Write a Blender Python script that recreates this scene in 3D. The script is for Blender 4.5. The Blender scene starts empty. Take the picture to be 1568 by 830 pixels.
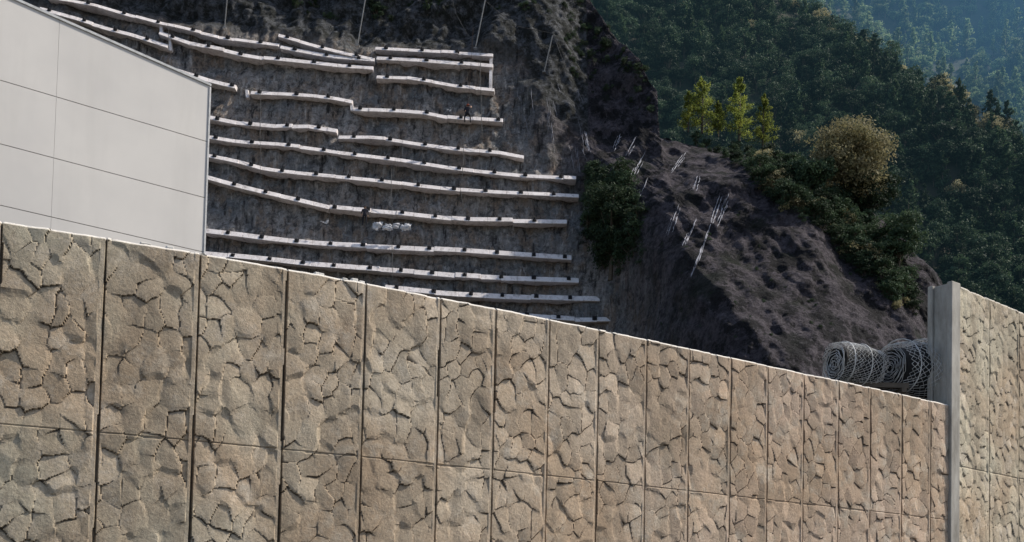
import bpy, math, random
import numpy as np
from mathutils import Vector, Matrix
random.seed(7); rng=np.random.default_rng(7)
U=random.uniform
S=bpy.context.scene
# ---------------------------------------------------------------- camera
F=1600.0; PITCH=math.radians(2.5); ROLL=math.radians(1.3); SHY=445/1568.0
EYE=Vector((0,0,1.6))
R=Matrix.Rotation(math.pi/2+PITCH,3,'X')@Matrix.Rotation(ROLL,3,'Z')
cd=bpy.data.cameras.new("camera"); cam=bpy.data.objects.new("camera",cd); S.collection.objects.link(cam)
cam.location=EYE; cam.rotation_euler=R.to_euler(); cd.sensor_width=36; cd.lens=36*F/1568; cd.shift_y=SHY
cd.clip_end=5000; cd.clip_start=.1; S.camera=cam
def ray(u,v): return R@Vector(((u-784)/F, -(v-415)/F+SHY*1568/F, -1))
def P(u,v,Y):
    d=ray(u,v); return EYE+d*((Y-EYE.y)/d.y)
def PZ(u,v,Z):
    d=ray(u,v); return EYE+d*((Z-EYE.z)/d.z)
S.view_settings.view_transform='Standard'; S.view_settings.look='None'; S.view_settings.exposure=0
# ---------------------------------------------------------------- light
EL=math.radians(47); AZ=math.radians(82)
sd=Vector((math.sin(AZ)*math.cos(EL),math.cos(AZ)*math.cos(EL),math.sin(EL)))
w=bpy.data.worlds.new("World"); S.world=w; w.use_nodes=True
nt=w.node_tree; bg=nt.nodes['Background']; sk=nt.nodes.new('ShaderNodeTexSky'); sk.sky_type='NISHITA'
sk.sun_disc=False; sk.sun_elevation=EL; sk.sun_rotation=AZ; sk.air_density=1; sk.dust_density=2.0; sk.ozone_density=1
nt.links.new(sk.outputs[0],bg.inputs[0]); bg.inputs[1].default_value=.15
sl=bpy.data.lights.new("sun",'SUN'); sl.energy=5; sl.angle=math.radians(.5); sl.color=(1,.93,.82)
so=bpy.data.objects.new("sun",sl); S.collection.objects.link(so); so.rotation_euler=sd.to_track_quat('Z','Y').to_euler(); so.location=(60,60,90)
# ---------------------------------------------------------------- noise
def hsh(i,j,s=0):
    n=(i.astype(np.int64)*374761393+j.astype(np.int64)*668265263+s*1442695041)&0xffffffff
    n=((n^(n>>13))*1274126177)&0xffffffff
    n=((n^(n>>16))*2246822519)&0xffffffff
    return ((n^(n>>15))&0xffffff)/float(0xffffff)
def vn(x,y,s=0):
    x=np.asarray(x,float);y=np.asarray(y,float)
    i=np.floor(x);j=np.floor(y);fx=x-i;fy=y-j;fx=fx*fx*(3-2*fx);fy=fy*fy*(3-2*fy)
    a=hsh(i,j,s);b=hsh(i+1,j,s);c=hsh(i,j+1,s);d=hsh(i+1,j+1,s)
    return a+(b-a)*fx+(c-a)*fy+(a-b-c+d)*fx*fy
def fbm(x,y,s=0,o=5,g=.5):
    t=0;a=1;n=0
    for k in range(o):
        t=t+a*vn(np.asarray(x)*2**k+k*17.3,np.asarray(y)*2**k-k*9.1,s+k);n+=a;a*=g
    return t/n
def ridged(x,y,s=0,o=5):
    t=0;a=1;n=0
    for k in range(o):
        t=t+a*(1-np.abs(2*vn(np.asarray(x)*2**k+k*7.7,np.asarray(y)*2**k,s+k)-1));n+=a;a*=.5
    return t/n
def sst(a,b,x):
    t=np.clip((x-a)/(b-a),0,1); return t*t*(3-2*t)
# ---------------------------------------------------------------- mesh helpers
def obj(name,me,mat=None,parent=None):
    o=bpy.data.objects.new(name,me); S.collection.objects.link(o)
    if mat:
        for m in (mat if isinstance(mat,list) else [mat]): me.materials.append(m)
    if parent: o.parent=parent
    return o
def quads_mesh(name,V,Q,smooth=False,attrs=None,mi=None):
    V=np.asarray(V,np.float32);Q=np.asarray(Q,np.int32)
    me=bpy.data.meshes.new(name); me.vertices.add(len(V)); me.vertices.foreach_set('co',V.ravel())
    me.loops.add(Q.size); me.loops.foreach_set('vertex_index',Q.ravel())
    me.polygons.add(len(Q)); me.polygons.foreach_set('loop_start',np.arange(0,Q.size,Q.shape[1],dtype=np.int32))
    me.polygons.foreach_set('use_smooth',np.full(len(Q),smooth))
    if mi is not None: me.polygons.foreach_set('material_index',np.asarray(mi,np.int32))
    me.update(calc_edges=True)
    for k,a in (attrs or {}).items():
        at=me.attributes.new(k,'FLOAT','POINT'); at.data.foreach_set('value',np.asarray(a,np.float32).ravel())
    return me
def gridq(ny,nx,off=0):
    i=np.arange(ny*nx).reshape(ny,nx)+off
    return np.stack([i[:-1,:-1],i[:-1,1:],i[1:,1:],i[1:,:-1]],-1).reshape(-1,4)
def empty(name,loc=(0,0,0)):
    e=bpy.data.objects.new(name,None); S.collection.objects.link(e); e.location=loc; return e
class MB:   # mesh builder from boxes / tubes
    def __init__(s): s.v=[];s.f=[];s.m=[]
    def hexa(s,pts,m=0):
        b=len(s.v); s.v+= [tuple(p) for p in pts]
        for q in ((0,3,2,1),(4,5,6,7),(0,1,5,4),(1,2,6,5),(2,3,7,6),(3,0,4,7)): s.f.append(tuple(b+i for i in q)); s.m.append(m)
    def box(s,c,ax,ay,az,m=0):
        c=Vector(c); s.hexa([c-ax-ay-az,c+ax-ay-az,c+ax+ay-az,c-ax+ay-az,c-ax-ay+az,c+ax-ay+az,c+ax+ay+az,c-ax+ay+az],m)
    def tube(s,pts,rad,n=6,m=0,cap=True):
        pts=[Vector(p) for p in pts]; b=len(s.v)
        if not hasattr(rad,'__len__'): rad=[rad]*len(pts)
        for i,p in enumerate(pts):
            t=(pts[min(i+1,len(pts)-1)]-pts[max(i-1,0)]).normalized()
            a=t.cross(Vector((0.13,.2,1)) if abs(t.z)<.9 else Vector((1,.1,0))).normalized(); c=t.cross(a)
            for k in range(n):
                an=2*math.pi*k/n; s.v.append(tuple(p+(a*math.cos(an)+c*math.sin(an))*rad[i]))
        for i in range(len(pts)-1):
            for k in range(n):
                s.f.append((b+i*n+k,b+i*n+(k+1)%n,b+(i+1)*n+(k+1)%n,b+(i+1)*n+k)); s.m.append(m)
        if cap:
            s.f.append(tuple(b+k for k in range(n))); s.m.append(m)
            e=b+(len(pts)-1)*n; s.f.append(tuple(e+k for k in reversed(range(n)))); s.m.append(m)
    def mesh(s,name,smooth=False):
        me=bpy.data.meshes.new(name); me.from_pydata(s.v,[],s.f); me.polygons.foreach_set('material_index',s.m)
        if smooth: me.polygons.foreach_set('use_smooth',[True]*len(s.f))
        me.update(); return me
# ---------------------------------------------------------------- material helpers
class NM:
    def __init__(s,name,rough=.9,spec=.2):
        s.mat=bpy.data.materials.new(name); s.mat.use_nodes=True; s.t=s.mat.node_tree
        s.b=s.t.nodes['Principled BSDF']; s.b.inputs['Roughness'].default_value=rough; s.b.inputs['Specular IOR Level'].default_value=spec
        s.co=s.n('ShaderNodeTexCoord').outputs['Object']
    def n(s,ty,**k):
        x=s.t.nodes.new(ty)
        for a,b in k.items(): setattr(x,a,b)
        return x
    def l(s,a,b): s.t.links.new(a,b)
    def noise(s,scale,detail=6,rough=.6,vec=None,sc=None,dist=0):
        x=s.n('ShaderNodeTexNoise'); x.inputs['Scale'].default_value=scale; x.inputs['Detail'].default_value=detail; x.inputs['Roughness'].default_value=rough; x.inputs['Distortion'].default_value=dist
        v=vec or s.co
        if sc:
            mp=s.n('ShaderNodeMapping'); mp.inputs['Scale'].default_value=sc; s.l(v,mp.inputs[0]); v=mp.outputs[0]
        s.l(v,x.inputs['Vector']); return x.outputs['Fac']
    def ramp(s,fac,stops,interp='LINEAR'):
        x=s.n('ShaderNodeValToRGB'); cr=x.color_ramp; cr.interpolation=interp
        while len(cr.elements)<len(stops): cr.elements.new(.5)
        for e,(p,c) in zip(cr.elements,stops):
            e.position=p; e.color=(c,c,c,1) if not hasattr(c,'__len__') else (*c,1)
        s.l(fac,x.inputs[0]); return x.outputs[0]
    def mix(s,fac,a,b,mode='MIX'):
        x=s.n('ShaderNodeMix',data_type='RGBA',blend_type=mode)
        for sock,val in ((x.inputs[0],fac),(x.inputs[6],a),(x.inputs[7],b)):
            if isinstance(val,bpy.types.NodeSocket): s.l(val,sock)
            elif hasattr(val,'__len__'): sock.default_value=(*val,1)
            else: sock.default_value=val if sock==x.inputs[0] else (val,val,val,1)
        return x.outputs[2]
    def attr(s,name):
        x=s.n('ShaderNodeAttribute'); x.attribute_name=name; return x.outputs['Fac']
    def bump(s,h,st=.5,d=.05):
        x=s.n('ShaderNodeBump'); x.inputs['Strength'].default_value=st; x.inputs['Distance'].default_value=d; s.l(h,x.inputs['Height']); s.l(x.outputs[0],s.b.inputs['Normal'])
    def col(s,c):
        if isinstance(c,bpy.types.NodeSocket): s.l(c,s.b.inputs['Base Color'])
        else: s.b.inputs['Base Color'].default_value=(*c,1)
def simple(name,c,c2=None,scale=5,rough=.8,metal=0,bump=.0):
    m=NM(name,rough); m.b.inputs['Metallic'].default_value=metal
    c2=c2 or tuple(x*.7 for x in c); f=m.noise(scale); m.col(m.mix(m.ramp(f,[(.35,0),(.65,1)]),c,c2))
    if bump: m.bump(f,bump,.03)
    return m.mat
def leafmat(name,c1,c2,tr=.35):
    m=NM(name,.7,.15); oi=m.n('ShaderNodeObjectInfo')
    f=m.noise(.9,3); base=m.mix(m.ramp(f,[(.35,0),(.65,1)]),c1,c2)
    hv=m.n('ShaderNodeHueSaturation'); m.l(base,hv.inputs['Color'])
    mr=m.n('ShaderNodeMapRange'); m.l(oi.outputs['Random'],mr.inputs[0]); mr.inputs[3].default_value=.5; mr.inputs[4].default_value=1.6; m.l(mr.outputs[0],hv.inputs['Value'])
    m.col(hv.outputs[0]); t=m.n('ShaderNodeBsdfTranslucent'); m.l(hv.outputs[0],t.inputs[0])
    mx=m.n('ShaderNodeMixShader'); mx.inputs[0].default_value=tr; m.l(m.b.outputs[0],mx.inputs[1]); m.l(t.outputs[0],mx.inputs[2])
    m.l(mx.outputs[0],m.t.nodes['Material Output'].inputs['Surface']); return m.mat
bark=simple('bark',(.10,.08,.06),scale=8)
palebark=simple('pale_bark',(.45,.42,.38),scale=8)
leaf_dark=leafmat('foliage_dark',(.030,.052,.032),(.052,.078,.038),.25)
leaf_con=leafmat('foliage_conifer',(.032,.060,.036),(.066,.092,.042),.25)
leaf_lime_lit=leafmat('foliage_sunny',(.20,.22,.045),(.12,.15,.04),.5)  # sunlit yellow-green put into the leaf colour
leaf_olive_lit=leafmat('foliage_olive_lit',(.21,.20,.10),(.33,.29,.17),.35)  # olive leaves, with sunlight painted in as a brighter tone
leaf_far_lit=leafmat('foliage_distant_lit',(.09,.15,.08),(.20,.23,.11),.4)  # far leaves painted paler so the crowns look sunlit through haze
# ================================================================= NOISE BARRIER WALL
TOP=5.8
jt=[(-420,268),(-150,312),(0,338),(159,363),(303,387),(437,411),(558,433),(672,455),(757,471.5),(839,488),(915,503.5),(988,519),(1054,533),(1117,546.5),(1174,559),(1229,571),(1282,582),(1331,592.5),(1379,603),(1423,613),(1462,622)]
def wallpts(lst,Z): return np.array([[PZ(u,v,Z).x,PZ(u,v,Z).y] for u,v in lst])
def stones(s,z,cw,ch,seed,brk=(.38,.54)):
    sx=s+.15*(fbm(s*3.5,z*3.5,seed+50,2)-.5)+.010*(vn(s*15,z*15,seed+51)-.5); sz=z+.17*(fbm(s*3.0,z*3.0,seed+60,2)-.5)+.010*(vn(s*15,z*15,seed+61)-.5)
    px=sx/cw; pz=sz/ch; ix=np.floor(px)
    F1=np.full(s.shape,9.);F2=F1.copy();h1=np.zeros(s.shape);h2=h1.copy();id1=h1.copy()
    for a in (-1,0,1):
        col=ix+a; off=.5*(np.mod(col,2)); pzz=pz+off
        iz=np.floor(pzz)
        for b in (-1,0,1):
            cj=iz+b
            jx=col+.5+.85*(hsh(col,cj,seed)-.5); jz=cj+.5+.85*(hsh(col,cj,seed+1)-.5)
            dx=px-jx; dz=pzz-jz; d=np.sqrt(dx*dx+dz*dz)
            hh=.014*hsh(col,cj,seed+2)+.044*(hsh(col,cj,seed+3)-.30)*dx-.044*(hsh(col,cj,seed+4)-.2)*dz+.010*(1-d*d)
            idv=hsh(col,cj,seed+5)
            m1=d<F1; m2=(~m1)&(d<F2)
            F2=np.where(m1,F1,np.where(m2,d,F2)); h2=np.where(m1,h1,np.where(m2,hh,h2))
            F1=np.where(m1,d,F1); h1=np.where(m1,hh,h1); id1=np.where(m1,idv,id1)
    e=F2-F1
    step=h2-h1
    br=sst(brk[0],brk[1],fbm(s*3.2,z*3.2,seed+70,3))
    soft=(.35+.65*(1-br))*np.clip(1-e/.30,0,1)*.5
    h=h1*(1-soft)+h2*soft
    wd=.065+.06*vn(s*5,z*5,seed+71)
    crev_shade=np.clip(1.15-e/wd,0,1)*np.clip((step-.001)/.010,0,1)*(.08+.92*br)  # painted shade at the foot of each raised stone step
    h=h-.012*crev_shade
    return h,crev_shade**.75,id1
def barrier(name,knots,joints_s,z0,z1,seams,res,mat,parent,seed,thick=.28,cw=.215,ch=.29):
    L=np.r_[0,np.cumsum(np.linalg.norm(np.diff(knots,axis=0),axis=1))]
    n=int(L[-1]/res); s=np.linspace(0,L[-1],n)
    X=np.interp(s,L,knots[:,0]); Y=np.interp(s,L,knots[:,1])
    tx=np.gradient(X,s);ty=np.gradient(Y,s); k=max(3,int(.6/res))|1
    ker=np.ones(k)/k; tx=np.convolve(np.pad(tx,k//2,'edge'),ker,'valid');ty=np.convolve(np.pad(ty,k//2,'edge'),ker,'valid')
    l=np.hypot(tx,ty); nx=ty/l; ny=-tx/l
    m=int((z1-z0)/res); z=np.linspace(z0,z1,m)
    SS,ZZ=np.meshgrid(s,z)
    js=np.asarray(joints_s)
    pi=np.searchsorted(js,s)
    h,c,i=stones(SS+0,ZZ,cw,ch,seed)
    h=h+.008*(fbm(SS*8,ZZ*8,seed+9,5,.6)-.5)+.012*fbm(SS*2,ZZ*2,seed+8,2)
    sg=np.array([s[q]-js[np.argmin(abs(js-s[q]))] for q in range(n)])[None,:]+0*ZZ
    dj=np.abs(sg)
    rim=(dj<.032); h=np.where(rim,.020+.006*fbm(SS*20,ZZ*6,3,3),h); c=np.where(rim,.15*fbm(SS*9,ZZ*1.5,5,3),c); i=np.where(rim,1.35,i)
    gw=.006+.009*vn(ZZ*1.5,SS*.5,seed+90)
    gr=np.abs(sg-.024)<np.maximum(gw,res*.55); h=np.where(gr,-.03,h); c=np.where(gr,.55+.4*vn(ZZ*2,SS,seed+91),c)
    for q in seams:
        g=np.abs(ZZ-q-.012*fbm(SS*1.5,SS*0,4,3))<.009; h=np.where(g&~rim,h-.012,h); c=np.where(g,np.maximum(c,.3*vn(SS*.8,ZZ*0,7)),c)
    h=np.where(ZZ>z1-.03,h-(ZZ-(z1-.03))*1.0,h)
    sun_rim=sst(z1-.035,z1-.01,ZZ); c=c*(1-sun_rim)
    V=np.stack([X[None,:]+nx[None,:]*h,Y[None,:]+ny[None,:]*h,ZZ+np.where(ZZ>z1-.05,.012*(fbm(SS*5,SS*0,12,4)-.5),0)],-1)
    pan=(hsh(pi,pi*0+3,seed))[None,:]*.5+.5*hsh(pi[None,:]+0*ZZ.astype(int),np.searchsorted(np.asarray(seams),ZZ),seed+4)
    bk=np.stack([X-nx*thick,Y-ny*thick,np.full(n,z1-.01)],-1); bb=bk.copy(); bb[:,2]=z0
    V=V.reshape(-1,3); base=len(V); V=np.vstack([V,bk,bb])
    Q=[gridq(m,n)]
    t=np.arange(n-1); Q.append(np.stack([(m-1)*n+t,(m-1)*n+t+1,base+t+1,base+t],-1)); Q.append(np.stack([base+t,base+t+1,base+n+t+1,base+n+t],-1))
    Q.append(np.array([[0,(m-1)*n,base,base+n],[n-1,base+2*n-1,base+n-1,m*n-1]]))
    Q=np.vstack(Q)
    pad=np.zeros(2*n)
    me=quads_mesh(name,V,Q,False,{'crev_shade':np.r_[c.ravel(),pad],'tint':np.r_[i.ravel(),pad+.5],'pan':np.r_[pan.ravel(),pad+.5],'along':np.r_[SS.ravel(),pad],'cap':np.r_[sun_rim.ravel(),pad+1]})
    return obj(name,me,mat,parent)
m=NM('formliner_concrete',.95,.12)
n1=m.noise(.6,4,.6); n2=m.noise(2.4,6,.7); n3=m.noise(28,6,.75); st=m.noise(1.0,5,.6,sc=(2.2,2.2,.35)); n4=m.noise(6,5,.7); n5=m.noise(.38,5,.6)
al=m.attr('along'); alr=m.n('ShaderNodeMapRange'); m.l(al,alr.inputs[0]); alr.inputs[1].default_value=3; alr.inputs[2].default_value=14
c=m.mix(alr.outputs[0],(.50,.45,.345),(.475,.365,.28))
c=m.mix(m.ramp(n1,[(.42,0),(.6,.75)]),c,(.40,.29,.195))
c=m.mix(m.ramp(n2,[(.5,0),(.68,.65)]),c,(.56,.51,.43))
c=m.mix(m.ramp(st,[(.48,0),(.68,.6)]),c,(.24,.20,.15))
c=m.mix(m.ramp(n5,[(.52,0),(.62,.4)]),c,(.22,.185,.14))
c=m.mix(m.ramp(n4,[(.48,0),(.72,.5)]),c,(.32,.265,.20))
c=m.mix(1,c,m.ramp(m.attr('tint'),[(0,.90),(.74,1.05),(1,1.2)]),'MULTIPLY')
c=m.mix(1,c,m.ramp(m.attr('pan'),[(.1,.86),(.9,1.08)]),'MULTIPLY')
c=m.mix(1,c,m.ramp(n3,[(.3,.68),(.7,1.2)]),'MULTIPLY')
c=m.mix(m.attr('cap'),c,(.70,.67,.62))  # sunlit top rim painted into the colour as a paler edge
c=m.mix(m.attr('crev_shade'),c,(.040,.031,.025)); m.col(c); m.bump(n3,.6,.02); wallmat=m.mat  # stone-step shade painted into the colour, along with dark panel joints
K=wallpts(jt,TOP); KL=np.r_[0,np.cumsum(np.linalg.norm(np.diff(K,axis=0),axis=1))]
wall=empty('noise_barrier_wall')
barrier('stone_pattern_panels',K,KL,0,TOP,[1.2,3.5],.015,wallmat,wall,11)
end=Vector((K[-1][0],K[-1][1],0)); 
D0=end.y
p0=P(1462,437,D0); TOP2=p0.z; p1=PZ(1568,481,TOP2); p2=PZ(1700,531,TOP2)
K2=np.array([[end.x,end.y],[p1.x,p1.y],[p2.x,p2.y],[p2.x+(p2.x-p1.x),p2.y+(p2.y-p1.y)]])
L2=np.r_[0,np.cumsum(np.linalg.norm(np.diff(K2,axis=0),axis=1))]
wall2=empty('noise_barrier_wall')
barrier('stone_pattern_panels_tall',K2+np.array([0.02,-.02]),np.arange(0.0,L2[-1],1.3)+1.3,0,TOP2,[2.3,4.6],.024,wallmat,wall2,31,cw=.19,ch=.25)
conc=NM('post_concrete'); f=conc.noise(3,6,.7,sc=(1,1,.3)); conc.col(conc.mix(conc.ramp(f,[(.35,0),(.7,1)]),(.46,.44,.40),(.22,.205,.18))); conc.bump(conc.noise(40),.3,.01); concm=conc.mat
d2=Vector((K[-1][0]-K[-4][0],K[-1][1]-K[-4][1],0)).normalized(); n2v=Vector((d2.y,-d2.x,0)); up=Vector((0,0,1))
pb=MB(); c0=end-d2*.10
hh=(TOP2+.03)/2
pb.box(c0+n2v*.03+up*hh,d2*.15,n2v*.055,up*hh)
pb.box(c0-n2v*.18+up*(hh-.01),d2*.10,n2v*.16,up*(hh-.01))
pb.box(c0-n2v*.40+up*hh,d2*.15,n2v*.055,up*hh)
po=obj('end_post',pb.mesh('end_post'),concm,wall2)
bv=po.modifiers.new('b','BEVEL'); bv.width=.015; bv.segments=2
cb=MB()
for u in (222,227,262,488,494,530,545,556):
    q=np.interp(u,[a for a,b in jt],[b for a,b in jt]); p=PZ(u,q,TOP)+Vector((-.03,.03,.01))
    cb.box(p,Vector((.03+random.random()*.02,.02,0)),Vector((-.02,.03,0)),Vector((0,0,.01+.025*random.random())))
lm=obj('mortar_lumps',cb.mesh('l'),simple('mortar',(.7,.68,.64)),wall); bv=lm.modifiers.new('b','BEVEL'); bv.width=.012;bv.segments=2
# ================================================================= WAREHOUSE
bw=empty('warehouse_building')
C=P(312,385,40); Cx=Vector((C.x,C.y,0)); A0=P(0,322,35.6); d=(Cx-Vector((A0.x,A0.y,0))).normalized(); nrm=Vector((d.y,-d.x,0)); back=-nrm
hz=lambda v: P(312,v,40).z
zc=[0,2.4,4.6,6.8,9.0,hz(470),hz(386),hz(303),hz(217)]
ztop=P(317,131,40).z; zl=P(0,-4,35.6).z; L0=(Cx-Vector((A0.x,A0.y,0))).length; rs=(zl-ztop)/L0
m=NM('insulated_panel',.6,.2); f=m.noise(.25,4); f2=m.noise(1.2,5,.6,sc=(1,1,.12)); cc=m.mix(m.ramp(f,[(.35,0),(.7,1)]),(.61,.59,.565),(.53,.515,.50)); cc=m.mix(m.ramp(f2,[(.5,0),(.8,.35)]),cc,(.47,.455,.43)); m.col(cc); m.bump(m.noise(.6,2),.15,.05); pm=m.mat
seam=simple('panel_joint',(.34,.34,.34),rough=.6)
b=MB(); p80=P(80,300,36.6)
l80=(Cx-Vector((p80.x,p80.y,0))).dot(d); vs=[0,l80,l80*2,l80*3,l80*4]
for i in range(len(vs)-1):
    for k in range(len(zc)):
        a,bb=vs[i],vs[i+1]; g=.014; za=zc[k]+g; gx=.004
        zr1=zc[k+1]-g if k+1<len(zc) else None
        z1a=zr1 if zr1 else ztop+rs*a; z1b=zr1 if zr1 else ztop+rs*bb
        pa=Cx-d*(a+gx); pb_=Cx-d*(bb-gx)
        b.hexa([pa+up*za,pb_+up*za,pb_+back*.08+up*za,pa+back*.08+up*za,pa+up*z1a,pb_+up*z1b,pb_+back*.08+up*z1b,pa+back*.08+up*z1a])
o=obj('facade_panels',b.mesh('f'),pm,bw)
Lb=vs[-1]; W=26
def pt(l,wd,z): return Cx-d*l+back*wd+up*z
zt=lambda l: ztop+rs*l
b=MB()
b.hexa([pt(.03,.05,0),pt(Lb-.03,.05,0),pt(Lb-.03,W,0),pt(.03,W,0),pt(.03,.05,zt(0)-.06),pt(Lb-.03,.05,zt(Lb)-.06),pt(Lb-.03,W,zt(Lb)-.06),pt(.03,W,zt(0)-.06)])
obj('body',b.mesh('b'),seam,bw)
b=MB(); b.hexa([pt(-.05,-.05,zt(0)-.02),pt(Lb+.05,-.05,zt(Lb)-.02),pt(Lb+.05,W+.05,zt(Lb)-.02),pt(-.05,W+.05,zt(0)-.02),pt(-.05,-.05,zt(0)+.07),pt(Lb+.05,-.05,zt(Lb)+.07),pt(Lb+.05,W+.05,zt(Lb)+.07),pt(-.05,W+.05,zt(0)+.07)])
obj('roof_trim',b.mesh('r'),simple('metal_trim',(.55,.56,.57),rough=.4),bw)
b=MB(); b.box(pt(-.02,.06,zt(0)/2-.03),d*.03,back*.1,up*(zt(0)/2-.03)); obj('corner_trim',b.mesh('c'),simple('metal_trim2',(.6,.6,.6),rough=.5),bw)
b=MB(); b.box(pt(Lb/2,-.03,2.2),d*2.2,back*.025,up*2.2)
for k in range(9): b.box(pt(Lb/2,-.07,.3+k*.47),d*2.1,back*.012,up*.02)
obj('roller_door',b.mesh('d'),simple('door_steel',(.25,.28,.32),rough=.5),bw)
# ================================================================= ROCK SLOPE
rl=[(-260,-150),(900,-90),(930,-15),(950,30),(965,60),(990,120),(1015,185),(1060,203),(1120,205),(1190,250),(1260,300),(1330,350),(1370,400),(1410,500),(1435,590),(1800,680)]
RX=np.array([P(u,v,104).x for u,v in rl]); RZ=np.array([P(u,v,104).z for u,v in rl])
zr=lambda x: np.interp(x,RX,RZ)
xB=P(1150,400,90).x
tl=[(-200,-60),(60,-12),(240,18),(430,42),(570,62),(760,66),(800,90),(850,190),(900,220)]
TX=np.array([P(u,v,103).x for u,v in tl]); TZ=np.array([P(u,v,103).z for u,v in tl])
bxe=[P(985,500,93).x,P(970,480,93).x,P(890,280,98).x,P(840,230,99).x,P(800,130,102).x,P(790,80,104).x]; xg=P(905,250,98).x; xr_=P(1010,200,100).x
def bweight(x,z):
    xe=np.interp(z,[10,28,42,48,54,60],bxe)
    return 1/(1+np.exp(-np.clip((x-xe)/1.2,-50,50)))
def yA(x,z): return 85+.35*np.asarray(z)+0*np.asarray(x)
def yR(x,z):
    x=np.asarray(x,float);z=np.asarray(z,float); wB=bweight(x,z)
    y=yA(x,z)
    bul=17*np.exp(-((x-xB)/17)**2-((z-18)/24)**2)
    y=y-bul*wB+3.0*wB*np.exp(-((x-xg)/5)**2)
    hr=np.clip(zr(x)-z,0,99); y=y+7*np.exp(-hr/4.0)*(x>xr_)
    rough=ridged(x*.09+z*.04,z*.05-x*.02,3,4)-.5
    f=fbm(x*.3,z*.25,9,6,.55)-.5
    y=y+wB*(rough*-4.5+f*2.0+.6*(ridged(x*.5+z*.35,z*.3-x*.25,14,6)-.5)+.5*(fbm(x*1.2,z*1.0,15,5,.65)-.5))
    up_=sst(0,3,z-np.interp(x,TX,TZ))*(1-wB)
    y=y+(1-wB)*(.45+1.5*(fbm(x*.35,z*.3,21,6,.6)-.42)+.9*(ridged(x*.7,z*.35,30,5)-.6))+up_*(5*(ridged(x*.12,z*.1,71,5)-.6))
    return y
def hit(u,v,fn):
    Y=100.
    for k in range(14):
        p=P(u,v,Y); Y=.4*Y+.6*float(fn(p.x,p.z))
    return P(u,v,Y)
nx=760; xs=np.linspace(P(-260,300,104).x,P(1800,300,104).x,nx); mt=420
T=np.linspace(0,1,mt)
XX=np.broadcast_to(xs,(mt,nx)); zt_=zr(xs)+1.0*(fbm(xs*.4,xs*0,77,4)-.5)
ZZ=-1+T[:,None]*(zt_[None,:]+1)
YY=yR(XX,ZZ)
V=np.stack([XX,YY,ZZ],-1)
bw_=bweight(XX,ZZ); dk=sst(-.5,2.5,ZZ-np.interp(XX,TX,TZ)+2*(fbm(XX*.3,ZZ*.3,66,4)-.5))*(XX<P(905,200,100).x)
rows=[V]; last=V[-1]
for k,(dy,dz) in enumerate([(3,-.5),(10,-4),(30,-15),(60,-60)]):
    r=last.copy(); r[:,1]+=dy; r[:,2]=np.maximum(r[:,2]+dz,-2); rows.append(r[None])
V=np.concatenate(rows,0); bwv=np.vstack([bw_]+[bw_[-1:]]*4); dkv=np.vstack([dk]+[dk[-1:]]*4)
me=quads_mesh('rock_slope',V.reshape(-1,3),gridq(V.shape[0],nx),True,{'spur':bwv.ravel(),'upper':dkv.ravel()})
m=NM('rock_face',.95,.12)
a1=m.noise(.16,6,.65); a2=m.noise(.6,7,.7,sc=(1,1,.5)); a3=m.noise(3,8,.75); a4=m.noise(1.3,6,.7,sc=(1.6,1.0,.2)); a5=m.noise(.45,8,.72); a6=m.noise(1.2,8,.75)
ca=m.mix(m.ramp(a1,[(.42,0),(.58,1)]),(.40,.365,.34),(.235,.24,.245))
ca=m.mix(m.ramp(a2,[(.48,0),(.58,.8)]),ca,(.33,.25,.19))
ca=m.mix(m.ramp(a6,[(.50,0),(.58,.85)]),ca,(.125,.118,.112))
ca=m.mix(m.ramp(a4,[(.55,0),(.66,.75)]),ca,(.60,.57,.54))
ca=m.mix(m.ramp(a4,[(.36,.9),(.45,0)]),ca,(.045,.042,.043))
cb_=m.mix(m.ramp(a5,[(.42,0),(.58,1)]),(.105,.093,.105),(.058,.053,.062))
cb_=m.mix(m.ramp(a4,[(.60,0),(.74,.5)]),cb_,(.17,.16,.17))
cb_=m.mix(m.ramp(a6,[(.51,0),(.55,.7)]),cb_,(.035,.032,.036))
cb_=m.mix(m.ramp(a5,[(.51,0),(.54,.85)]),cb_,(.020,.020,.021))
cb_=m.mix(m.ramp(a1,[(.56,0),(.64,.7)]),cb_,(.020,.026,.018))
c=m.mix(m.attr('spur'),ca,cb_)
du=m.mix(m.ramp(a6,[(.46,0),(.58,1)]),(.034,.036,.034),(.125,.13,.14)); c=m.mix(m.attr('upper'),c,du)
c=m.mix(1,c,m.ramp(a3,[(.3,.45),(.7,1.55)]),'MULTIPLY'); m.col(c); m.bump(a3,1,.7)
rock=obj('rock_slope',me,m.mat)
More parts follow.
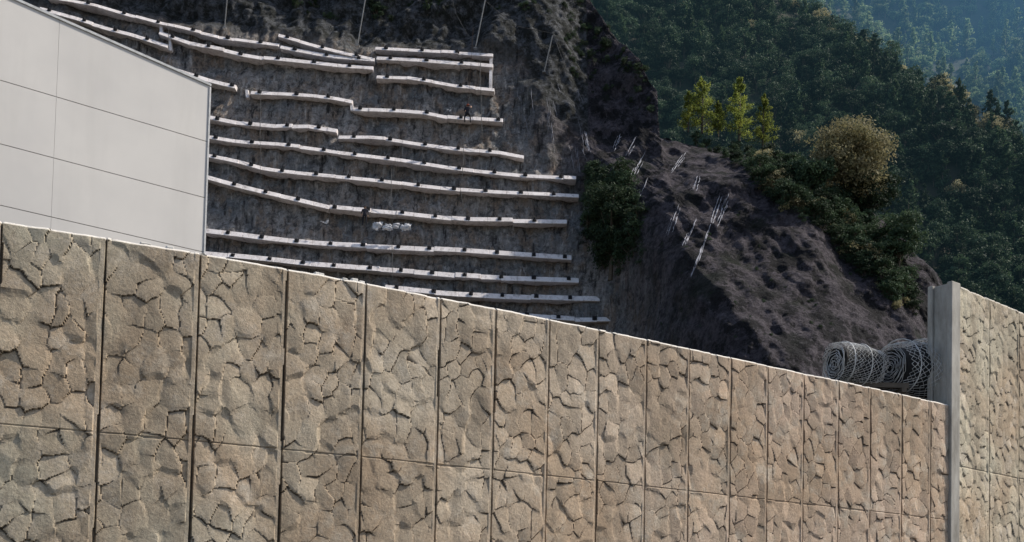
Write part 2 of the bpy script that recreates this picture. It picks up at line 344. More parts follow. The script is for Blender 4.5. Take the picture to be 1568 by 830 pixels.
# ================================================================= ANCHORED BEAMS
beams=[[(75,-2),(140,8),(180,20),(243,38),(280,45),(330,58),(380,65),(428,71)],
[(427,56),(480,71),(512,80),(570,92)],[(430,74),(480,84),(520,90),(574,94)],
[(62,15),(120,31),(160,44),(205,55),(258,72)],
[(245,52),(290,68),(340,78),(385,89),(450,95),(520,103),(572,107)],
[(575,76),(650,80),(755,86)],[(577,91),(640,94),(700,99),(755,104)],[(577,120),(635,122),(690,133),(757,139)],
[(236,99),(280,112),(330,128),(362,135)],[(385,144),(440,146),(500,150),(540,158)],
[(542,168),(590,170),(640,172),(690,182),(770,187)],
[(312,180),(360,190),(420,196),(470,194),(517,202)],[(519,213),(580,213),(640,222),(700,230),(760,234),(802,242)],
[(310,210),(370,220),(420,223),(470,228),(530,237),(600,245),(650,252),(700,260),(800,270),(882,274)],
[(310,238),(360,248),(410,262),(470,268),(540,274),(600,280),(650,287),(700,292),(760,296),(886,301)],
[(300,268),(360,285),(410,297),(460,308),(510,320),(590,325),(650,332),(710,338),(868,340)],
[(290,353),(370,362),(430,370),(500,376),(600,380),(700,385),(800,392),(875,397)],
[(290,388),(400,398),(480,407),(560,413),(640,418),(720,425),(886,430)],
[(590,441),(680,450),(780,455),(918,460)],[(740,478),(800,484),(880,490),(960,490)]]
m=NM('beam_concrete',.9,.2); f=m.noise(.9,6,.65); g=m.noise(2.5,6,.75,sc=(1,1,.4)); c=m.mix(m.ramp(f,[(.35,0),(.65,1)]),(.78,.73,.715),(.62,.575,.56)); c=m.mix(m.ramp(g,[(.50,0),(.66,.75)]),c,(.33,.29,.27)); m.col(c); m.bump(m.noise(6),.5,.05); bmat=m.mat
platem=simple('anchor_plate_steel',(.02,.02,.022),rough=.6)
for bi,bl in enumerate(beams):
    e=empty('anchored_concrete_beam'); bm=MB(); pl=MB()
    nodes=[]; u=bl[0][0]; us=[a for a,b in bl]; vs2=[b for a,b in bl]
    while u<bl[-1][0]-14: nodes.append(u); u+=U(22,40)
    nodes.append(bl[-1][0])
    hgt=.26+U(-.02,.03); dy=0; dv=0
    for i in range(len(nodes)-1):
        if random.random()<.35: dv=U(-1.0,1.0); dy=U(-.06,.06)
        pa=hit(nodes[i],float(np.interp(nodes[i],us,vs2))+dv,yA)+Vector((0,dy,0)); pb_=hit(nodes[i+1],float(np.interp(nodes[i+1],us,vs2))+dv,yA)+Vector((0,dy,0))
        if i<len(nodes)-2: pb_=pb_+(pa-pb_).normalized()*.012
        f0=Vector((0,-.50,-hgt)); f1=Vector((0,-.10,hgt)); g0=Vector((0,1.1,-hgt)); g1=Vector((0,1.1,hgt+.02))
        bm.hexa([pa+f0,pb_+f0,pb_+g0,pa+g0,pa+f1,pb_+f1,pb_+g1,pa+g1])
    bo=obj('beam',bm.mesh('beam'),bmat,e); bv=bo.modifiers.new('b','BEVEL'); bv.width=.03; bv.segments=1
    u=bl[0][0]+10+random.random()*14
    while u<bl[-1][0]-5:
        v=np.interp(u,us,vs2); p=hit(u,float(v)-.8,yA)
        s_=U(.17,.215); t_=Vector((0,.5,.85)); nn_=Vector((0,-.85,.5))
        pl.box(p+Vector((0,-.33,.03)),Vector((s_,0,.0)),nn_*.07,t_*s_)
        pl.tube([p+Vector((0,-.36,0.03)),p+Vector((0,-.58,.14))],.06,8)
        u+=U(47,57)
    obj('anchor_heads',pl.mesh('a'),platem,e)
# ================================================================= FOLIAGE GENERATORS
def leaves(cent,nrm_,size,n):
    a=rng.normal(size=(n,3)); a/=np.linalg.norm(a,axis=1)[:,None]
    a=a*.9+nrm_*.7; a/=np.linalg.norm(a,axis=1)[:,None]
    r=rng.normal(size=(n,3)); t=np.cross(a,r); t/=np.linalg.norm(t,axis=1)[:,None]; b=np.cross(a,t)
    s=size*rng.uniform(.5,1.3,n)[:,None]; k=rng.uniform(.45,.8,n)[:,None]
    return np.stack([cent-t*s,cent+b*s*k*.7-t*s*.1,cent+t*s,cent-b*s*k*.7+t*s*.1],1).reshape(-1,3)
def broad(H,Wd,n,leaf,lobes=14,trunk=.3,seed=0,flat=.75,open_=1.0):
    r=np.random.default_rng(seed); out=[];cs=[]
    cz=H*(trunk+(1-trunk)*.5); rz=H*(1-trunk)*.5
    for k in range(lobes):
        dd=r.normal(size=3); dd/=np.linalg.norm(dd); q=r.uniform(.35,.85)
        c=np.array([dd[0]*Wd/2*q,dd[1]*Wd/2*q,cz+dd[2]*rz*q]); R_=Wd*r.uniform(.12,.25)*open_; cs.append((c,R_))
        nn=n//lobes; e=r.normal(size=(nn,3)); e/=np.linalg.norm(e,axis=1)[:,None]; e[:,2]=np.where(r.random(nn)<.6,np.abs(e[:,2]),e[:,2])
        rad=R_*r.uniform(.5,1.2,nn)[:,None]
        out.append(leaves(c+e*rad*np.array([1,1,flat]),e,leaf,nn))
    V=np.vstack(out); mb=MB()
    mb.tube([(0,0,-.3),(.02*H,0,H*.3),(0,.02*H,H*.62)],[H*.03,H*.022,H*.008],6)
    for c,R_ in cs[:9]: mb.tube([(0,0,H*.25),tuple(np.array([0,0,H*.3])*.4+c*.6),tuple(c)],[H*.014,H*.009,H*.003],5,cap=False)
    return V,mb
def conifer(H,Wd,n,leaf,seed=0,bare=.12):
    r=np.random.default_rng(seed); out=[]; mb=MB(); mb.tube([(0,0,-.3),(0,0,H*.5),(0.01*H,0,H*.97)],[H*.022,H*.014,H*.003],6)
    nb=int(34); per=n//nb
    for k in range(nb):
        t=(k+r.random())/nb; z=H*(bare+(1-bare)*t); L=Wd/2*(1-t)**.8*r.uniform(.5,1.2)+.05*Wd; an=r.uniform(0,6.283)
        dirv=np.array([math.cos(an),math.sin(an),.18+.5*t]); 
        tt=r.uniform(.15,1,per)[:,None]; c=np.array([0,0,z])+dirv*L*tt+r.normal(size=(per,3))*L*.10+np.array([0,0,1])*r.normal(size=(per,1))*.1
        out.append(leaves(c,np.tile([0,0,.6],(per,1)),leaf,per)); mb.tube([(0,0,z),tuple(np.array([0,0,z])+dirv*L*.9)],[H*.006,H*.002],4,cap=False)
    return np.vstack(out),mb
def treemesh(name,V,mb,lm,bk=bark):
    nb=len(mb.v); verts=[*mb.v]; me=bpy.data.meshes.new(name)
    L=len(V)//4; faces=list(mb.f)+[(nb+4*i,nb+4*i+1,nb+4*i+2,nb+4*i+3) for i in range(L)]
    me.from_pydata(verts+V.tolist(),[],faces); me.materials.append(bk); me.materials.append(lm)
    mi=np.r_[np.zeros(len(mb.f)),np.ones(L)].astype(np.int32); me.polygons.foreach_set('material_index',mi); me.update(); return me
def proto(coll,name,me):
    o=bpy.data.objects.new(name,me); coll.objects.link(o)
fc=bpy.data.collections.new('forest_tree_kinds')
for k in range(4): proto(fc,f'a_broadleaf_{k}',treemesh('bl',*broad(6.5+k*.5,5.6,1400,.26,16,.15,100+k),leaf_dark))
for k in range(3): proto(fc,f'b_conifer_{k}',treemesh('cf',*conifer(9,4.2+.4*k,1500,.30,200+k),leaf_con))
proto(fc,'c_olive',treemesh('ol',*broad(6,5.5,1400,.26,15,.15,150),leaf_olive_lit))
ff=bpy.data.collections.new('distant_tree_kinds')
for k in range(2): proto(ff,f'a_broadleaf_{k}',treemesh('bl',*broad(6.5+k*.5,5.6,900,.34,16,.15,300+k),leaf_far_lit))
for k in range(2): proto(ff,f'b_conifer_{k}',treemesh('cf',*conifer(11,4.2+.4*k,900,.38,400+k),leaf_far_lit))
def scatter(name,pts,scl,idx,coll):
    n=len(pts); me=bpy.data.meshes.new(name); me.vertices.add(n); me.vertices.foreach_set('co',np.asarray(pts,np.float32).ravel())
    for nm,ty,va in (('scl','FLOAT',scl),('rz','FLOAT',rng.uniform(0,6.28,n)),('idx','INT',idx)):
        at=me.attributes.new(nm,ty,'POINT'); at.data.foreach_set('value',np.asarray(va,np.float32 if ty=='FLOAT' else np.int32))
    o=obj(name,me); ng=bpy.data.node_groups.new(name,'GeometryNodeTree')
    ng.interface.new_socket('Geometry',in_out='INPUT',socket_type='NodeSocketGeometry'); ng.interface.new_socket('Geometry',in_out='OUTPUT',socket_type='NodeSocketGeometry')
    N=ng.nodes; gi=N.new('NodeGroupInput'); go=N.new('NodeGroupOutput'); ip=N.new('GeometryNodeInstanceOnPoints'); ci=N.new('GeometryNodeCollectionInfo')
    ci.inputs['Collection'].default_value=coll; ci.inputs['Separate Children'].default_value=True; ci.inputs['Reset Children'].default_value=True
    def na(nm,ty): x=N.new('GeometryNodeInputNamedAttribute'); x.data_type=ty; x.inputs['Name'].default_value=nm; return x.outputs['Attribute']
    l=ng.links.new; l(gi.outputs[0],ip.inputs['Points']); l(ci.outputs[0],ip.inputs['Instance']); ip.inputs['Pick Instance'].default_value=True
    l(na('idx','INT'),ip.inputs['Instance Index']); cx=N.new('ShaderNodeCombineXYZ'); l(na('rz','FLOAT'),cx.inputs[2]); l(cx.outputs[0],ip.inputs['Rotation'])
    l(na('scl','FLOAT'),ip.inputs['Scale']); l(ip.outputs[0],go.inputs[0])
    md=o.modifiers.new('GN','NODES'); md.node_group=ng; return o
# ================================================================= FORESTED HILLS
def yC(x,z): x=np.asarray(x,float);z=np.asarray(z,float); return 150+.7*z+16*(fbm(x*.03,z*.03,41,3)-.5)
def yD(x,z): x=np.asarray(x,float);z=np.asarray(z,float); return 215+.75*z-.1*x+30*(fbm(x*.02,z*.02,51,3)-.5)
gm=NM('forest_floor'); gm.col(gm.mix(gm.ramp(gm.noise(.3),[(.4,0),(.6,1)]),(.02,.026,.014),(.045,.04,.028))); gmat=gm.mat
def hill(name,fn,ridge,x0,x1,nx,nz):
    rx=[];rz_=[]
    for u,v in ridge: p=hit(u,v,fn); rx.append(p.x); rz_.append(p.z)
    xs=np.linspace(x0,x1,nx); zt=np.interp(xs,rx,rz_)+3*(fbm(xs*.08,xs*0,5,4)-.5)
    T=np.linspace(0,1,nz)[:,None]; Z=-2+T*(zt+2); X=np.broadcast_to(xs,Z.shape); Yv=fn(X,Z)
    V=np.stack([X,Yv,Z],-1); rows=[V]
    for dy,dz in ((10,-1),(40,-20),(90,-80)): r=V[-1].copy(); r[:,1]+=dy; r[:,2]=np.maximum(r[:,2]+dz,-2); rows.append(r[None])
    V=np.concatenate(rows,0); obj(name,quads_mesh(name,V.reshape(-1,3),gridq(V.shape[0],nx),True),gmat)
    return lambda x: np.interp(x,rx,rz_)
rc=hill('forest_hill',yC,[(-300,-200),(900,-120),(1130,-55),(1205,5),(1310,75),(1390,118),(1480,175),(1568,235),(1800,355),(2300,500)],-190,330,260,120)
rd=hill('distant_mountain',yD,[(-300,-250),(1000,-250),(1500,-230),(1900,-200),(2600,-100)],-260,620,260,150)
def fill(fn,rfun,x0,x1,z0,n,conf,s0,s1,ol=.3,far=False):
    x=rng.uniform(x0,x1,n); zm=rfun(x); z=z0+(zm-z0)*rng.random(n); k=(zm>z0); x=x[k];z=z[k]; zm=zm[k]
    y=fn(x,z); pts=np.stack([x,y,z-.5],-1); n=len(x)
    if far: return pts,rng.uniform(s0,s1,n),rng.integers(0,4,n)
    cl=fbm(x*.05,z*.05,88,3); cf=conf*np.where(cl>.52,1.8,.4)
    idx=np.where(rng.random(n)<cf,rng.integers(4,7,n),rng.integers(0,4,n)); near=(zm-z)<8
    idx=np.where((near&(rng.random(n)<ol))|(rng.random(n)<.02),7,idx)
    return pts,rng.uniform(s0,s1,n),idx
p_,s_,i_=fill(yC,rc,-40,190,12,4800,.22,.5,1.2,.5); scatter('forest_trees',p_,s_,i_,fc)
p_,s_,i_=fill(yD,rd,60,300,70,4200,.4,.55,1.3,0,True); scatter('distant_forest_trees',p_,s_,i_,ff)
pts=[];sc=[];ix=[]
def zone(n,fu,s0,s1,kinds):
    for _ in range(n):
        u,v=fu(); p=hit(u,v,yR)
        if p.z<zr(p.x)+.5: pts.append((p.x,p.y+.3,p.z-.6*min(1,s0*5))); sc.append(U(s0,s1)); ix.append(random.choice(kinds))
def poly(pg):
    us=[a for a,b in pg];vs_=[b for a,b in pg]
    def f():
        while 1:
            u=U(min(us),max(us));v=U(min(vs_),max(vs_)); c=False;j=len(pg)-1
            for i in range(len(pg)):
                if (pg[i][1]>v)!=(pg[j][1]>v) and u<(pg[j][0]-pg[i][0])*(v-pg[i][1])/(pg[j][1]-pg[i][1])+pg[i][0]: c=not c
                j=i
            if c: return u,v
    return f
zone(210,poly([(1170,240),(1260,300),(1330,348),(1372,400),(1412,490),(1375,480),(1310,410),(1240,350),(1160,290)]),.2,.45,[0,1,2,3,3,7])
zone(70,poly([(890,285),(960,280),(985,350),(985,420),(930,430),(900,380)]),.25,.5,[0,1,2,3])
zone(50,poly([(1020,190),(1190,250),(1160,270),(1030,205)]),.12,.25,[0,1,2])
zone(120,poly([(200,-60),(900,-80),(960,60),(990,140),(960,140),(880,60),(800,62),(760,42),(560,40),(420,22),(330,16),(240,-5)]),.12,.36,[0,1,2,3,4])
zone(90,poly([(860,20),(960,80),(1010,185),(900,150),(870,110)]),.06,.2,[0,1,2])
zone(60,poly([(300,100),(750,110),(870,260),(870,420),(600,430),(330,340)]),.03,.07,[0,1,2,7])
zone(110,poly([(1000,300),(1250,330),(1390,480),(1260,560),(1000,500)]),.03,.09,[0,1,2,3])
scatter('hillside_shrubs',pts,sc,ix,fc)
def tree(name,u,v,vt,wpx,kind,lm,seed,leafs,n,bk=bark,lob=24):
    p=hit(u,v,yR)
    if p.z>zr(p.x): p=P(u,v,float(yR(p.x,float(zr(p.x)))))
    H=P(u,vt,p.y).z-p.z; Wd=wpx*p.y/F
    V,mb=(broad(H,Wd,n,leafs,lob,.1,seed) if kind=='b' else conifer(H,Wd,n,leafs,seed,.05))
    o=obj(name,treemesh(name,V,mb,lm,bk)); o.location=p; return o
tree('young_pine_tree',1075,200,122,60,'c',leaf_lime_lit,1,.11,4200)
tree('young_pine_tree',1132,212,122,58,'c',leaf_lime_lit,2,.11,5000)
tree('young_pine_tree',1168,225,146,46,'c',leaf_lime_lit,3,.11,3600)
tree('young_pine_tree',1054,198,142,34,'c',leaf_lime_lit,4,.11,2200)
tree('young_pine_tree',1100,205,158,34,'c',leaf_lime_lit,14,.11,2000)
tree('holm_oak_tree',1297,322,193,122,'b',leaf_olive_lit,5,.15,22000,lob=40)
tree('holm_oak_tree',1240,305,240,80,'b',leaf_dark,6,.15,6000)
tree('holm_oak_tree',1330,345,262,90,'b',leaf_dark,16,.15,6000)
tree('holm_oak_tree',1375,420,325,80,'b',leaf_dark,8,.15,6000)
tree('evergreen_bush',935,425,275,95,'b',leaf_dark,9,.14,10000)
mb=MB(); p=hit(1556,330,yC); H=P(1556,165,p.y).z-p.z
mb.tube([(0,0,-1),(.1,0,H*.5),(0,0,H)],[.22,.16,.04],6)
for k in range(60):
    z=H*U(.3,.98); a=U(0,6.28); L=U(.6,2.4)*(1.15-z/H*.6); mb.tube([(0,0,z),(math.cos(a)*L*.6,math.sin(a)*L*.6,z+L*.35),(math.cos(a)*L,math.sin(a)*L,z+L*.8)],[.06,.035,.015],4,cap=False)
o=obj('bare_tree',mb.mesh('bt'),palebark); o.location=p+Vector((0,-8,0))
# ================================================================= NET POSTS, CABLES, NETTING GLINT STRANDS
steel=simple('galvanised_steel',(.30,.30,.30),rough=.6)
def strand(name,lst,r,mat,fn=yR,off=-.35,seg=8,jit=.8):
    e=MB()
    for pl_ in lst:
        pp=[]
        N_=(len(pl_)-1)*seg
        for i in range(len(pl_)-1):
            for k in range(seg):
                t=k/seg; u=pl_[i][0]*(1-t)+pl_[i+1][0]*t; v=pl_[i][1]*(1-t)+pl_[i+1][1]*t
                pp.append(hit(u+U(-jit,jit),v,fn)+Vector((0,off,0)))
        pp.append(hit(*pl_[-1],fn)+Vector((0,off,0)))
        e.tube(pp,[r*U(.3,1.3)*(1 if 0<i<N_ else .15) for i in range(len(pp))],5)
    return obj(name,e.mesh(name),mat)
for a,b_ in (((744,-6),(728,76)),((560,-6),(548,72)),((348,-6),(345,45)),((846,54),(833,112))):
    q=hit(*b_,yA); mb=MB(); t=P(a[0],a[1],q.y-1.2); mb.tube([q+Vector((0,-.3,0)),t],.06,8); mb.box(q+Vector((0,-.2,0)),Vector((.18,0,0)),Vector((0,.2,0)),Vector((0,0,.05)))
    obj('rockfall_net_post',mb.mesh('p'),steel)
strand('net_support_cables',[[(728,76),(700,30),(690,-5)],[(742,5),(790,45),(846,56),(870,120)],[(846,56),(880,40)],[(260,40),(262,85)],[(705,290),(712,335)],[(712,195),(708,290)],[(735,85),(738,230)],[(600,250),(602,440)],[(400,90),(402,300)]],.03,simple('cable',(.08,.08,.08)),yA,-.6)
vb=empty('vertical_tie_ribs'); rb=MB()
for u,v0,v1 in ((752,84,139),(378,138,150),(260,55,78),(538,158,170),(247,40,56)):
    a=hit(u,v0,yA);b_=hit(u+U(-2,2),v1,yA); k=.15; rb.hexa([b_+Vector((-k,-.1,0)),b_+Vector((k,-.1,0)),b_+Vector((k,.9,0)),b_+Vector((-k,.9,0)),a+Vector((-k,-.1,0)),a+Vector((k,-.1,0)),a+Vector((k,.9,0)),a+Vector((-k,.9,0))])
obj('ribs',rb.mesh('r'),bmat,vb)
stm=simple('netting_glint',(.42,.42,.46),(.20,.20,.23),scale=1.5)  # pale wire colour stands in for sheen on the netting
base_=[[(955,358),(968,325),(975,315),(992,272)],[(958,240),(975,208)],[(1030,262),(1052,232)],[(1022,362),(1040,312)],[(1058,425),(1075,380),(1092,330)],[(1088,340),(1102,298)],[(1098,340),(1116,296)],[(940,232),(950,205)],[(1062,290),(1068,268)],[(968,272),(988,232)],[(905,235),(895,200)],[(1050,375),(1066,335)]]
ls=[]
for q in base_:
    ls.append(q)
    for k in range(4):
        t0=U(-.2,.5); ox=U(-5,5); a=q[0];b_=q[-1]; ls.append([(a[0]+(b_[0]-a[0])*t0+ox,a[1]+(b_[1]-a[1])*t0),(a[0]+(b_[0]-a[0])*(t0+.5)+ox,a[1]+(b_[1]-a[1])*(t0+.5))])
strand('netting_glint_strands',ls,.034,stm,yR,-.05,9,.8)  # strands modelled where the netting glints on the rock
strand('slope_netting_glints',[[(u,v),(u+U(2,10),v+U(15,45))] for u,v in [(U(785,900),U(120,230)) for _ in range(22)]],.018,stm,yR,-.06,6,.8)
tm=simple('tarp_white',(.6,.6,.61),(.42,.42,.44))
def tarp(u,v,wu,hv,k):
    e=empty('white_tarpaulin')
    for q in range(k):
        uu=u+U(-.5,.5)*wu; vv=v+U(-.4,.4)*hv; p=hit(uu,vv,yA); s_=wu*p.y/F*U(.05,.13); n=12
        a=np.linspace(-1,1,n); X,Z=np.meshgrid(a,a); rr=np.clip(1-(X**2+Z**2),0,1)**.5
        D=rr*s_*.8*(.3+1.2*fbm(X*2+uu,Z*2,8,4)); Vv=np.stack([X*s_*(1+.6*vn(X*3+q,Z*3)),-.75-D,Z*s_*U(.35,.7)*(1+.8*vn(X*3,Z*3+q))+X*s_*U(-.4,.4)],-1).reshape(-1,3)
        o=obj('fold',quads_mesh('t',Vv,gridq(n,n),False),tm,e); o.location=p
tarp(600,351,54,8,11); tarp(500,345,16,6,5); tarp(792,456,12,4,4); tarp(690,172,9,7,3)
# ================================================================= WORKERS
skin=simple('skin',(.45,.28,.2)); 
def worker(u,v,pose,jacket,trousers,helmet):
    p=hit(u,v,yA)+Vector((0,-.85,0)); e=empty('construction_worker',p)
    if pose=='stand':
        J=dict(pel=(0,0,.95),ch=(0,.02,1.28),nk=(0,0,1.46),hd=(0,-.02,1.58),ht=(0,-.02,1.70),
        shl=(-.19,0,1.40),ell=(-.27,-.02,1.12),hal=(-.24,-.2,.92),shr=(.19,0,1.40),elr=(.29,0,1.13),har=(.30,-.12,.88),
        hl=(-.1,0,.90),kl=(-.14,-.04,.5),al=(-.15,0,.09),tl=(-.17,-.18,.04),hr=(.1,0,.90),kr=(.15,-.05,.5),ar=(.18,.02,.09),tr=(.21,-.15,.04))
    else:
        J=dict(pel=(0,-.25,.85),ch=(.02,-.38,1.16),nk=(.03,-.40,1.34),hd=(.03,-.36,1.46),ht=(.03,-.34,1.58),
        shl=(-.17,-.38,1.28),ell=(-.30,-.2,1.1),hal=(-.22,.05,1.2),shr=(.21,-.38,1.28),elr=(.34,-.25,1.42),har=(.28,0,1.62),
        hl=(-.1,-.25,.80),kl=(-.24,-.25,.48),al=(-.22,.1,.22),tl=(-.24,.2,.32),hr=(.1,-.25,.80),kr=(.26,-.1,.58),ar=(.26,.1,.2),tr=(.28,.2,.3))
    rad=dict(pel=.16,ch=.17,nk=.062,hd=.095,ht=.085,shl=.075,ell=.05,hal=.036,shr=.075,elr=.05,har=.036,hl=.10,kl=.068,al=.045,tl=.045,hr=.10,kr=.068,ar=.045,tr=.045)
    ks=list(J); E=[('pel','ch'),('ch','nk'),('nk','hd'),('hd','ht'),('ch','shl'),('shl','ell'),('ell','hal'),('ch','shr'),('shr','elr'),('elr','har'),('pel','hl'),('hl','kl'),('kl','al'),('al','tl'),('pel','hr'),('hr','kr'),('kr','ar'),('ar','tr')]
    me=bpy.data.meshes.new('body'); me.from_pydata([J[k] for k in ks],[(ks.index(a),ks.index(b)) for a,b in E],[])
    o=obj('body',me,None,e); md=o.modifiers.new('s','SKIN')
    for i,k in enumerate(ks): me.skin_vertices[0].data[i].radius=(rad[k],rad[k]); 
    me.skin_vertices[0].data[0].use_root=True; o.modifiers.new('u','SUBSURF').levels=2; o.modifiers['u'].render_levels=2
    cm=NM('work_clothes'); sx=cm.n('ShaderNodeSeparateXYZ'); cm.l(cm.co,sx.inputs[0]); zz=sx.outputs[2]
    md_=cm.n('ShaderNodeMath',operation='DIVIDE'); cm.l(zz,md_.inputs[0]); md_.inputs[1].default_value=2
    w0=J['pel'][2]/2; n0=J['nk'][2]/2
    cm.col(cm.ramp(md_.outputs[0],[(0,(.03,.03,.03)),(.06,trousers),(w0,jacket),(n0,(.45,.28,.2))],'CONSTANT')); me.materials.append(cm.mat)
    hd=Vector(J['hd']); mb=MB()
    c=hd+Vector((0,0,.06)); nn=12
    mb.tube([c+Vector((0,0,-.01)),c+Vector((0,0,0.005))],.155,nn); mb.tube([c,c+Vector((0,0,.05)),c+Vector((0,0,.09)),c+Vector((0,0,.115))],[.125,.115,.08,.02],nn)
    obj('helmet',mb.mesh('h',True),simple('helmet_plastic',helmet,rough=.4),e)
    fb=MB(); fb.tube([hd+Vector((0,-.08,-.01)),hd+Vector((0,-.115,-.03))],[.012,.018],5)
    for sgn in(-1,1): fb.tube([hd+Vector((sgn*.09,0,.0)),hd+Vector((sgn*.108,.005,.0))],.025,6)
    for hn,el in(('hal','ell'),('har','elr')):
        q=Vector(J[hn]); dr=(q-Vector(J[el])).normalized(); sd_=dr.cross(Vector((0,1,.3))).normalized()
        fb.tube([q,q+dr*.09],[.034,.04],6)
        for k,lf in enumerate((.065,.078,.082,.074)):
            b0=q+dr*.08+sd_*(k-1.5)*.019; fb.tube([b0,b0+dr*lf*.5,b0+dr*lf*.85+Vector((0,-.02,0))],[.009,.008,.007],5)
        b0=q+dr*.03+sd_*.035; fb.tube([b0,b0+dr*.03+sd_*.03,b0+dr*.06+sd_*.035],[.011,.009,.008],5)
    obj('hands_and_face',fb.mesh('f',True),skin,e)
    if pose!='stand':
        rb=MB(); rb.tube([Vector((0,-.42,.9)),Vector((.1,-.3,2.5)),Vector((.3,.4,9.0))],.012,5); obj('climbing_rope',rb.mesh('r'),simple('rope',(.12,.08,.06)),e)
    e.scale=(1.12,)*3
worker(560,351,'stand',(.03,.03,.04),(.025,.025,.03),(.06,.06,.07))
worker(716,196,'climb',(.03,.03,.04),(.02,.02,.025),(.35,.06,.02))
# ================================================================= WIRE NET ROLLS behind the wall
wire=simple('galvanised_wire',(.62,.62,.62),(.34,.34,.33),scale=3,rough=.5)
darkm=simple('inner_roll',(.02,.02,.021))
def netroll(c,axis,rad,L,seed,bulge=.0,pitch=.09):
    e=empty('wire_net_roll',c); axis=axis.normalized(); a=axis.cross(up).normalized(); b_=a.cross(axis)
    r=random.Random(seed); mb=MB(); nseg=32
    def q(th,x,rr): return axis*x+(a*math.cos(th)+b_*math.sin(th))*rr*(1+bulge*x/L)*(1+.07*math.sin(x*5+seed+th))
    n=int(L/pitch)
    for k in range(n*2):
        sgn=1 if k%2 else -1; x0=-L/2+(k//2+.5)*L/n
        pts_=[]; ph=r.uniform(-.02,.02)
        for j in range(nseg+1):
            th=2*math.pi*j/nseg; x=x0+ph+sgn*pitch*.5*(1 if j%2 else -1)+.07*math.sin(2*th+seed)
            pts_.append(q(th,x,rad*(1+.07*math.sin(2*th+seed+x*2)+.02*r.uniform(-1,1))))
        mb.tube(pts_,.006,4,cap=False)
    for x in(-L*.3,L*.1): mb.tube([q(2*math.pi*j/24,x,rad*1.06) for j in range(25)],.012,5,cap=False)
    for x in(-L/2,L/2):
        for cc_ in range(2):
            sp=[]
            for j in range(100): th=j*.42+cc_*2; sp.append(q(th,x+r.uniform(-.04,.04),rad*(.10+.88*j/100)*(1+.04*math.sin(2*th))))
            mb.tube(sp,.006,4,cap=False)
    obj('wire_mesh',mb.mesh('w'),wire,e)
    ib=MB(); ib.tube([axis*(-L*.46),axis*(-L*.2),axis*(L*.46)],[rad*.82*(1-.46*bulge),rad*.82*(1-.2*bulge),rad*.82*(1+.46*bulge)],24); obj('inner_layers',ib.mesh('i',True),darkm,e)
    return e
Yr=P(1345,596,float(PZ(1345,596,TOP).y)).y+1.5
sc_=Yr/F
r1=31*sc_; c1=P(1308,560,Yr); netroll(c1,Vector((1,.35,0)),r1,72*sc_,1)
r2=48*sc_; c2=P(1396,568,Yr+.5); netroll(c2,Vector((1,.55,.05)),r2,100*sc_,2,.45,.11)
bankz=TOP-.35
tb=MB()
zz_=c1.z-r1
k=0
while bankz+.1*k<zz_:
    for q in (-.28,.28):
        if k%2: tb.box(Vector((c1.x+.45,Yr+.25+q,bankz+.05+.1*k)),Vector((.62,0,0)),Vector((0,.05,0)),Vector((0,0,.049)))
        else: tb.box(Vector((c1.x+.45+q*1.8,Yr+.25,bankz+.05+.1*k)),Vector((.05,0,0)),Vector((0,.4,0)),Vector((0,0,.049)))
    k+=1
obj('timber_crib',tb.mesh('t'),simple('crib_timber',(.12,.10,.08)))
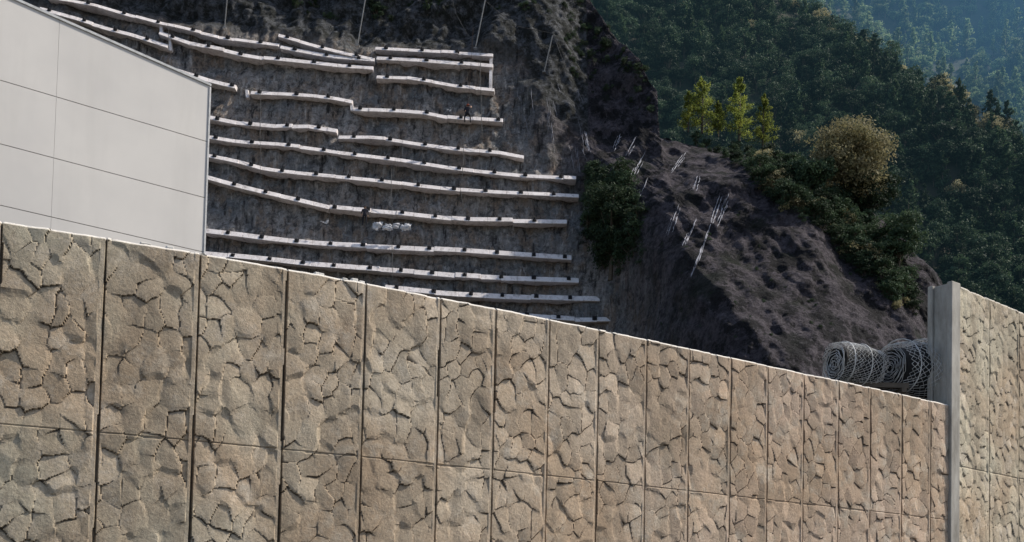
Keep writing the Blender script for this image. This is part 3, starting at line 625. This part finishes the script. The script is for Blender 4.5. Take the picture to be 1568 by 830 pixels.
# ================================================================= GROUND
m=NM('ground_soil'); m.col(m.mix(m.ramp(m.noise(.4),[(.4,0),(.6,1)]),(.12,.10,.08),(.07,.065,.05))); m.bump(m.noise(3),.5,.1); soil=m.mat
me=bpy.data.meshes.new('ground'); me.from_pydata([(-2500,-2500,0),(2500,-2500,0),(2500,2500,0),(-2500,2500,0)],[],[(0,1,2,3)]); obj('ground',me,soil)
m=NM('asphalt'); m.col(m.mix(m.noise(60),(.04,.04,.042),(.07,.07,.07))); m.bump(m.noise(120),.3,.01)
nn=np.array([[K[-1][1]-K[0][1],-(K[-1][0]-K[0][0])]]); nn=nn/np.linalg.norm(nn); KK=np.vstack([K[:1]-(K[1:2]-K[:1])*8,K,K2[1:],K2[-1:]+(K2[-1:]-K2[-2:-1])*6])
def strip(name,o0,o1,z,mat):
    a=np.c_[KK+nn*o0,np.full(len(KK),z)]; b_=np.c_[KK+nn*o1,np.full(len(KK),z)]; V=np.stack([a,b_],0); return obj(name,quads_mesh(name,V.reshape(-1,3),gridq(2,len(KK))),mat)
strip('road',1.6,13.5,.004,m.mat); strip('road_edge_line',2.1,2.25,.008,simple('road_paint',(.7,.7,.68)))
kb=MB()
for i in range(len(KK)-1):
    a=Vector((*(KK[i]+nn[0]*1.35),0));b_=Vector((*(KK[i+1]+nn[0]*1.35),0)); o_=Vector((*(nn[0]*.25),0)); z_=up*.13
    kb.hexa([a,b_,b_+o_,a+o_,a+z_,b_+z_,b_+o_+z_,a+o_+z_])
obj('kerb',kb.mesh('k'),concm)
a=np.c_[KK-nn*.45,np.full(len(KK),0.0)]; b1=np.c_[KK-nn*.5,np.full(len(KK),bankz)]; b2=np.c_[KK-nn*4.2,np.full(len(KK),bankz)]; b3=np.c_[KK-nn*11,np.zeros(len(KK))]
V=np.stack([a,b1,b2,b3],0)[:,12:22]; obj('embankment',quads_mesh('embankment',V.reshape(-1,3),gridq(4,V.shape[1]),True),soil)
# ================================================================= MOUNTAIN HAZE (glowing volumes in place of scattered light)
def haze_glow(name,hv,z0,z1,col,stg):
    n=len(hv); vv=[(x,y,z0) for x,y in hv]+[(x,y,z1) for x,y in hv]
    me=bpy.data.meshes.new(name); me.from_pydata(vv,[],[tuple(reversed(range(n))),tuple(range(n,2*n))]+[(i,(i+1)%n,n+(i+1)%n,n+i) for i in range(n)])
    hm=bpy.data.materials.new(name); hm.use_nodes=True; t=hm.node_tree; t.nodes.clear(); o_=t.nodes.new('ShaderNodeOutputMaterial'); e_=t.nodes.new('ShaderNodeEmission')
    e_.inputs['Color'].default_value=(*col,1); e_.inputs['Strength'].default_value=stg; t.links.new(e_.outputs[0],o_.inputs['Volume']); obj(name,me,hm)  # emission only: the haze light is added as a volume glow
haze_glow('valley_haze_glow',[(95,330),(170,228),(600,150),(700,900),(150,700)],20,480,(.22,.55,1),.0011)
haze_glow('hillside_haze_glow',[(-60,132),(600,100),(640,890),(-60,890)],12,470,(.35,.75,1),.00013)
